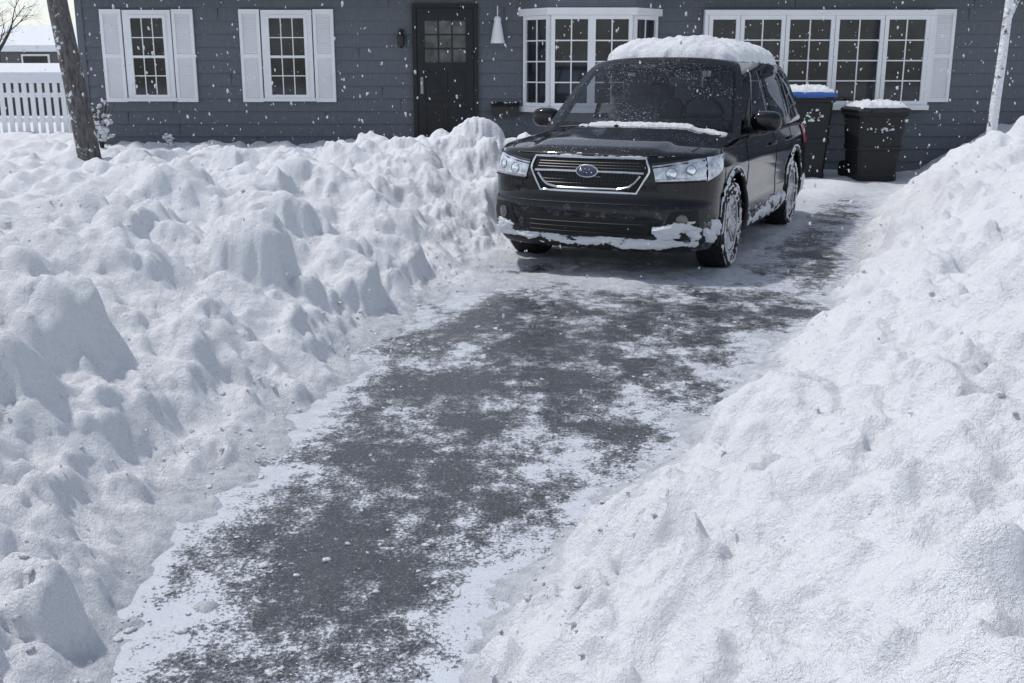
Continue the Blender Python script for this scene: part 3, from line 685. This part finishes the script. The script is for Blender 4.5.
for sg in (-1,1):
    f=gside(sg)
    patch('front_door_glass',f,FDQ,12,10,.007,CGLASS)
    patch('rear_door_glass',f,RDQ,12,10,.007,PRIV)
    patch('quarter_glass',f,QTQ,10,8,.007,PRIV)
    patch('mirror_sail',f,[(1.42,.12),(1.66,.13),(1.95,.55),(1.86,.50)],4,4,.007,PLASTIC)
    s=side(sg); patch('sill_cladding',s,[(1.36,.235),(3.16,.235),(3.16,.37),(1.36,.37)],20,4,.014,PLASTIC)
    m=MB()
    def line(pts,r=.0045,fn=s,off=0): m.tube([fn(*p)+nrm(fn,*p)*off for p in pts],r,6)
    line([(1.34,z) for z in np.linspace(.40,.985,12)]); line([(2.56,z) for z in np.linspace(.37,1.0,12)]); line([(3.1,.42),(3.12,.55),(3.2,.68),(3.4,.80),(3.45,.9),(3.46,1.0)]); line([(y,.375) for y in np.linspace(1.36,3.1,12)])
    line([(.55,z) for z in np.linspace(.55,.84,6)])
    m.build('door_seams',[PLASTIC],car,True)
    m=MB(); line([(y,.995) for y in np.linspace(1.4,4.1,24)],.009,off=.004); m.build('belt_trim',[PLASTIC],car,True)
    m=MB()
    for y0 in (2.30,3.22): m.tube([s(y0,.895)+Vector((sg*.005,0,0)),s(y0+.03,.9)+Vector((sg*.035,0,0)),s(y0+.16,.902)+Vector((sg*.035,0,0)),s(y0+.19,.9)+Vector((sg*.005,0,0))],.013,8)
    m.build('door_handles',[PAINT],car,True)
    m=MB()
    for wy in (.93,3.57):
        pts=[]
        for k in range(31):
            t=math.radians(-14+208*k/30); yy=wy+.425*math.cos(t); zz=.352+.425*math.sin(t)
            if zz<.23: continue
            f_=fb(zz); y0=YF1+(yy-YF1-f_)/(YR1-YF1-f_)*(YR1-YF1)
            p=s(max(YF1+.01,y0),zz); pts.append((p.x+sg*.002,yy,zz))
        m.tube(pts,.022,8)
    m.build('arch_trim',[PLASTIC],car,True)
    patch('headlight',front,[(sg*.50,.735),(sg*.82,.745),(sg*.82,.912),(sg*.47,.862)],16,9,.011,LAMP)
    patch('headlight_side',s,[(YF1+.002,.745),(.42,.81),(.58,.932),(YF1+.002,.912)],10,6,.011,LAMP)
    m=MB()
    for px,pz,r in ((.60,.803,.038),(.725,.825,.034)):
        p=front(sg*px,pz); n_=nrm(front,sg*px,pz); q=n_.to_track_quat('X','Z').to_matrix().to_4x4(); q.translation=p+n_*.006
        m.lathe([(r*1.10,.004),(r*1.06,.008),(r,.006)],20,q,1); m.lathe([(r,.006),(r*.8,.011),(r*.4,.016),(.0001,.017)],20,q,0)
    lo_=[(.50,.735),(.58,.738),(.66,.741),(.74,.743),(.81,.745)]
    m.tube([front(sg*a_,b_)+nrm(front,sg*a_,b_)*.010 for a_,b_ in lo_],.008,6,1)
    m.tube([front(sg*a_,b_+.026)+nrm(front,sg*a_,b_)*.012 for a_,b_ in lo_],.005,6,0)
    hi_=[(.47,.862),(.58,.878),(.70,.895),(.81,.912)]
    m.tube([front(sg*a_,b_)+nrm(front,sg*a_,b_)*.008 for a_,b_ in hi_],.008,6,1)
    m.tube([front(sg*a_,b_-.022)+nrm(front,sg*a_,b_)*.009 for a_,b_ in hi_],.006,6,1)
    m.build('headlight_units',[LAMPB,PLASTIC],car,True)
    patch('fog_recess',front,[(sg*.56,.38),(sg*.80,.40),(sg*.79,.54),(sg*.62,.53)],8,5,.008,PLASTIC)
    m=MB(); p=front(sg*.69,.465); n_=nrm(front,sg*.69,.465); q=n_.to_track_quat('X','Z').to_matrix().to_4x4(); q.translation=p+n_*.006
    m.lathe([(.045,.0),(.045,.008),(.04,.010),(.0001,.011)],18,q,0); m.build('fog_lamp',[LAMPD],car,True)
    bm=bmesh.new(); bmesh.ops.create_uvsphere(bm,u_segments=20,v_segments=14,radius=1)
    for v in bm.verts:
        c=v.co; c.x=math.copysign(abs(c.x)**.7,c.x)*.125; c.z=math.copysign(abs(c.z)**.75,c.z)*.085; c.y=(max(c.y,-.9) if c.y<0 else min(c.y,.45))*.085
        c.x+=sg*.96; c.y+=1.66; c.z+=1.12
    me2=bpy.data.meshes.new('m'); bm.to_mesh(me2); bm.free(); me2.materials.append(PAINT); me2.polygons.foreach_set('use_smooth',np.ones(len(me2.polygons),dtype=bool))
    mo=bpy.data.objects.new('door_mirror',me2); scene.collection.objects.link(mo); mo.parent=car
    m=MB(); m.tube([(sg*.80,1.66,1.04),(sg*.90,1.665,1.055)],.028,8); m.build('mirror_arm',[PLASTIC],car,True)
    m=MB(); m.tube([green(sg*.88,b_,1)+Vector((0,0,.045 if 0<i<11 else -.01)) for i,b_ in enumerate(np.linspace(.08,.9,12))],.017,8); m.build('roof_rail',[PLASTIC],car,True)
    patch('tail_light',s,[(4.1,.80),(YR1,.78),(YR1,.98),(4.15,.98)],6,5,.012,REDL)
    m=MB(); m.tube([hood(sg*.86,y)+Vector((0,0,.001)) for y in np.linspace(.30,1.25,16)],.005,6); m.build('hood_seam',[PLASTIC],car,True)
m=MB(); m.tube([front(x,.925)+nrm(front,x,.925)*.001 for x in np.linspace(-.60,.60,30)],.006,6); m.build('hood_front_seam',[PLASTIC],car,True)
def hw(z): return ip(z,[.655,.82,.902],[.37,.455,.43])
def gr(s_,z): return front(s_*hw(z),z)
patch('grille_mesh',gr,[(-1,.655),(1,.655),(1,.902),(-1,.902)],26,8,.004,PLASTIC)
m=MB()
out=[(-1,z) for z in np.linspace(.655,.902,9)]+[(s_,.902) for s_ in np.linspace(-.9,.9,19)]+[(1,z) for z in np.linspace(.902,.655,9)]+[(s_,.655) for s_ in np.linspace(.9,-.9,19)]
m.tube([gr(*p)+nrm(gr,*p)*.008 for p in out],.0095,8,closed=True)
for sg in (-1,1):
    m.tube([gr(sg*s_,.805-.015*max(0,s_-.6))+nrm(gr,sg*s_,.805)*.012 for s_ in np.linspace(.19,.93,12)],.010,8)
    m.tube([gr(sg*k,z)+nrm(gr,sg*k,z)*.010 for k,z in ((.60,.680),(.80,.698),(.86,.73),(.90,.78))],.009,6)
m.tube([gr(s_,.680)+nrm(gr,s_,.680)*.010 for s_ in np.linspace(-.60,.60,20)],.008,6)
m.build('grille_chrome',[CHROME],car,True)
m=MB()
for z in (.715,.74,.765,.83,.85,.87): m.tube([gr(s_,z)+nrm(gr,s_,z)*.006 for s_ in np.linspace(-.88,.88,20)],.0035,6)
for s_ in np.linspace(-.85,.85,27): m.tube([gr(s_,z)+nrm(gr,s_,z)*.005 for z in (.70,.78,.89)],.003,5)
m.build('grille_bars',[simple('grille_grey',(.022,.022,.024),.35)],car,True)
p=front(0,.808); m=MB(); E=lambda rx,rz,y0:[Vector((rx*math.cos(t),p.y-y0,p.z+rz*math.sin(t))) for t in np.linspace(0,2*math.pi,28,endpoint=False)]
c0=E(.080,.042,.022); m.add(c0+[Vector((0,p.y-.030,p.z))],[(i,(i+1)%28,28) for i in range(28)],0); m.tube(E(.082,.044,.022),.006,6,1,closed=True)
for dx,dz,r in ((-.045,.008,.011),(-.01,.016,.006),(.02,.012,.006),(.0,-.012,.006),(.035,-.008,.006),(-.022,-.006,.005)): m.lathe([(r,.0),(r*.5,.006),(.0001,.008)],8,Matrix(((0,1,0,dx),(-1,0,0,p.y-.029),(0,0,1,p.z+dz),(0,0,0,1))),1)
m.build('grille_emblem',[EMB,CHROME],car,True)
patch('lower_intake',front,[(-.46,.33),(.46,.33),(.50,.47),(-.50,.47)],24,5,.007,PLASTIC)
m=MB()
for z in (.36,.395,.43): m.tube([front(x,z)+nrm(front,x,z)*.009 for x in np.linspace(-.44,.44,16)],.005,6)
m.tube([front(x,.572)+nrm(front,x,.572)*-.001 for x in np.linspace(-.80,.80,30)],.005,6)
m.build('bumper_lines',[PLASTIC],car,True)
patch('lower_lip',front,[(-.76,.235),(.76,.235),(.76,.30),(-.76,.30)],30,3,.012,PLASTIC)
m=MB()
for a0,a1 in ((-.15,.62),(-.80,-.10)):
    m.tube([gfront(a0+(a1-a0)*k,.07+.06*k)+Vector((0,-.02,.02)) for k in np.linspace(0,1,8)],.008,6)
m.build('wipers',[PLASTIC],car,True)
patch('cowl',lambda a,y: body(a,(y-YF1)/(YR1-YF1),1),[(-.80,1.12),(.80,1.12),(.80,1.22),(-.80,1.22)],20,4,.006,PLASTIC)
for sx in (-1,1):
    for wy in (.93,3.57):
        w=MB(); M=Matrix(((sx,0,0,0),(0,1,0,wy),(0,0,1,.345),(0,0,0,1)))
        w.lathe([(.238,.66),(.30,.655),(.335,.67),(.345,.70),(.345,.83),(.337,.868),(.30,.886),(.25,.882),(.238,.87)],56,M,0)
        w.lathe([(.24,.66),(.238,.872),(.222,.868),(.215,.79),(.0001,.78)],48,M,1)
        for k in range(10):
            th=2*math.pi*(k//2)/5+(.13 if k%2 else -.13)+.3
            R_=Matrix.Rotation(th,4,'X'); Q=M@R_
            V=[]
            for r,hwid,x0 in ((.03,.022,.845),(.12,.016,.852),(.226,.020,.860)):
                V+=[(x0-.03,-hwid,r),(x0,-hwid*.6,r),(x0,hwid*.6,r),(x0-.03,hwid,r)]
            w.add([Q@Vector(v) for v in V],[(0,1,5,4),(1,2,6,5),(2,3,7,6),(4,5,9,8),(5,6,10,9),(6,7,11,10)],1)
        w.lathe([(.06,.82),(.055,.858),(.03,.866),(.0001,.868)],24,M,1)
        w.lathe([(.21,.70),(.21,.792),(.0001,.7925)],32,M,2)
        w.build('wheel',[RUBBER,ALLOY,BLACKMETAL],car,True,angle=35)
        def wf(th,r,sx=sx,wy=wy):
            x0=ip(r,[0,.2,.235,.26,.33],[.842,.840,.862,.882,.872]); return Vector((sx*x0,wy+r*math.cos(th),.345+r*math.sin(th)))
        S,Tt=np.meshgrid(np.linspace(0,2*math.pi,120),np.linspace(.02,.332,26))
        nz=fbm(S*2.2+wy,Tt*26,5,40+int(wy)+sx,.65); h=np.clip(nz*1.7-.04+.10*sstep(.20,.25,Tt),-.5,1); h=np.where(h>0,h**.6,h*2)*.020
        VV=np.array([[ (wf(S[j,i],Tt[j,i])+Vector((sx*h[j,i],0,0)))[:] for i in range(120)] for j in range(26)]).reshape(-1,3)
        np_mesh('wheel_snow',VV,gridF(S.shape),SNOWC,True,car)
gx,gy=np.meshgrid(np.linspace(-1,1,80),np.linspace(-1,1,110)); V=np.zeros(gx.shape+(3,))
ed=(1-(np.abs(gx)**7+np.abs(gy)**8)).clip(0)**.5
nz=fbm(gx*2.2,gy*3.4,5,88)+.45*billow(gx*6,gy*11,4,92)
for j in range(gx.shape[0]):
    for i in range(gx.shape[1]):
        s_=gx[j,i]; u=gy[j,i]; bb=.028+ (u+1)/2*.94
        p=green(s_*.985,bb,1.0); V[j,i]=(p.x*1.03,p.y,p.z-.02+ed[j,i]*(.160+.08*nz[j,i]))
V[...,0]+=.03*fbm(gx*5,gy*8,3,90); V[...,1]+=.06*fbm(gx*4+4,gy*8,4,91)
np_mesh('roof_snow',V.reshape(-1,3),gridF(gx.shape),SNOWC,True,car)
snow_patch('cowl_snow',lambda a,y: body(a,(y-YF1)/(YR1-YF1),1)+Vector((0,0,.006)),-.62,.90,1.02,1.20,150,26,.028,5,bias=-.04,freq=5,asp=5)
snow_patch('hood_edge_snow',front,-.70,.70,.905,.94,150,10,.014,8,bias=-.28,freq=8,asp=6)
snow_patch('bumper_snow',front,-.79,.81,.245,.335,220,24,.035,15,bias=.14,freq=5,asp=3)
snow_patch('bumper_corner_snow',front,.50,.815,.30,.46,70,40,.035,19,bias=.24,freq=7,asp=2)
snow_patch('bumper_corner_snow',front,-.815,-.58,.28,.42,60,34,.030,23,bias=.16,freq=7,asp=2)
snow_patch('front_flank_snow',side(1),YF1+.01,.50,.27,.46,40,36,.035,27,bias=.2,freq=9,asp=1.5)
snow_patch('sill_snow',side(1),1.36,3.15,.24,.42,240,30,.040,31,bias=.06,freq=5,asp=2)
snow_patch('rear_flank_snow',side(1),3.98,4.3,.26,.5,50,40,.030,35,bias=.0,freq=6,asp=1.5)
for wy in (.93,3.57):
    def arc(th,k,wy=wy):
        rr=.425+k; yy=wy+rr*math.cos(th); zz=.352+rr*math.sin(th); f_=fb(zz); y0=YF1+(yy-YF1-f_)/(YR1-YF1-f_)*(YR1-YF1)
        p=side(1)(max(YF1+.01,y0),zz); return Vector((p.x+.012,yy,zz))
    snow_patch('arch_snow',arc,0.1,2.9,-.02,.035,140,12,.024,51+int(wy),bias=-.12,freq=3.5,asp=8)
# ---------------------------------------------------------------- light, sky, camera
sv=Vector((-.42,.16,.82)).normalized(); el=math.asin(sv.z); az=math.atan2(sv.x,sv.y)
w=bpy.data.worlds.new('World'); scene.world=w; w.use_nodes=True; nt=w.node_tree; bg=nt.nodes['Background']
sk=nt.nodes.new('ShaderNodeTexSky'); sk.sky_type='NISHITA'; sk.sun_disc=False; sk.sun_elevation=el; sk.sun_rotation=az; sk.dust_density=.6; sk.air_density=1.0; sk.ozone_density=2.0
hs=nt.nodes.new('ShaderNodeHueSaturation'); hs.inputs['Saturation'].default_value=.5
nt.links.new(sk.outputs[0],hs.inputs['Color']); nt.links.new(hs.outputs[0],bg.inputs['Color']); bg.inputs['Strength'].default_value=.15
L=bpy.data.lights.new('sun','SUN'); L.energy=2.3; L.angle=math.radians(2.5); L.color=(1,.965,.92)
lo=bpy.data.objects.new('sun',L); scene.collection.objects.link(lo); lo.rotation_euler=sv.to_track_quat('Z','Y').to_euler()
cam=bpy.data.cameras.new('camera'); cam.lens=38; cam.sensor_width=36; cam.clip_end=1000; cam.clip_start=.05
co=bpy.data.objects.new('camera',cam); scene.collection.objects.link(co); co.location=(0,0,1.55); co.rotation_euler=(math.radians(90-14.2),0,0); scene.camera=co
scene.view_settings.view_transform='Standard'; scene.view_settings.look='None'; scene.view_settings.exposure=0
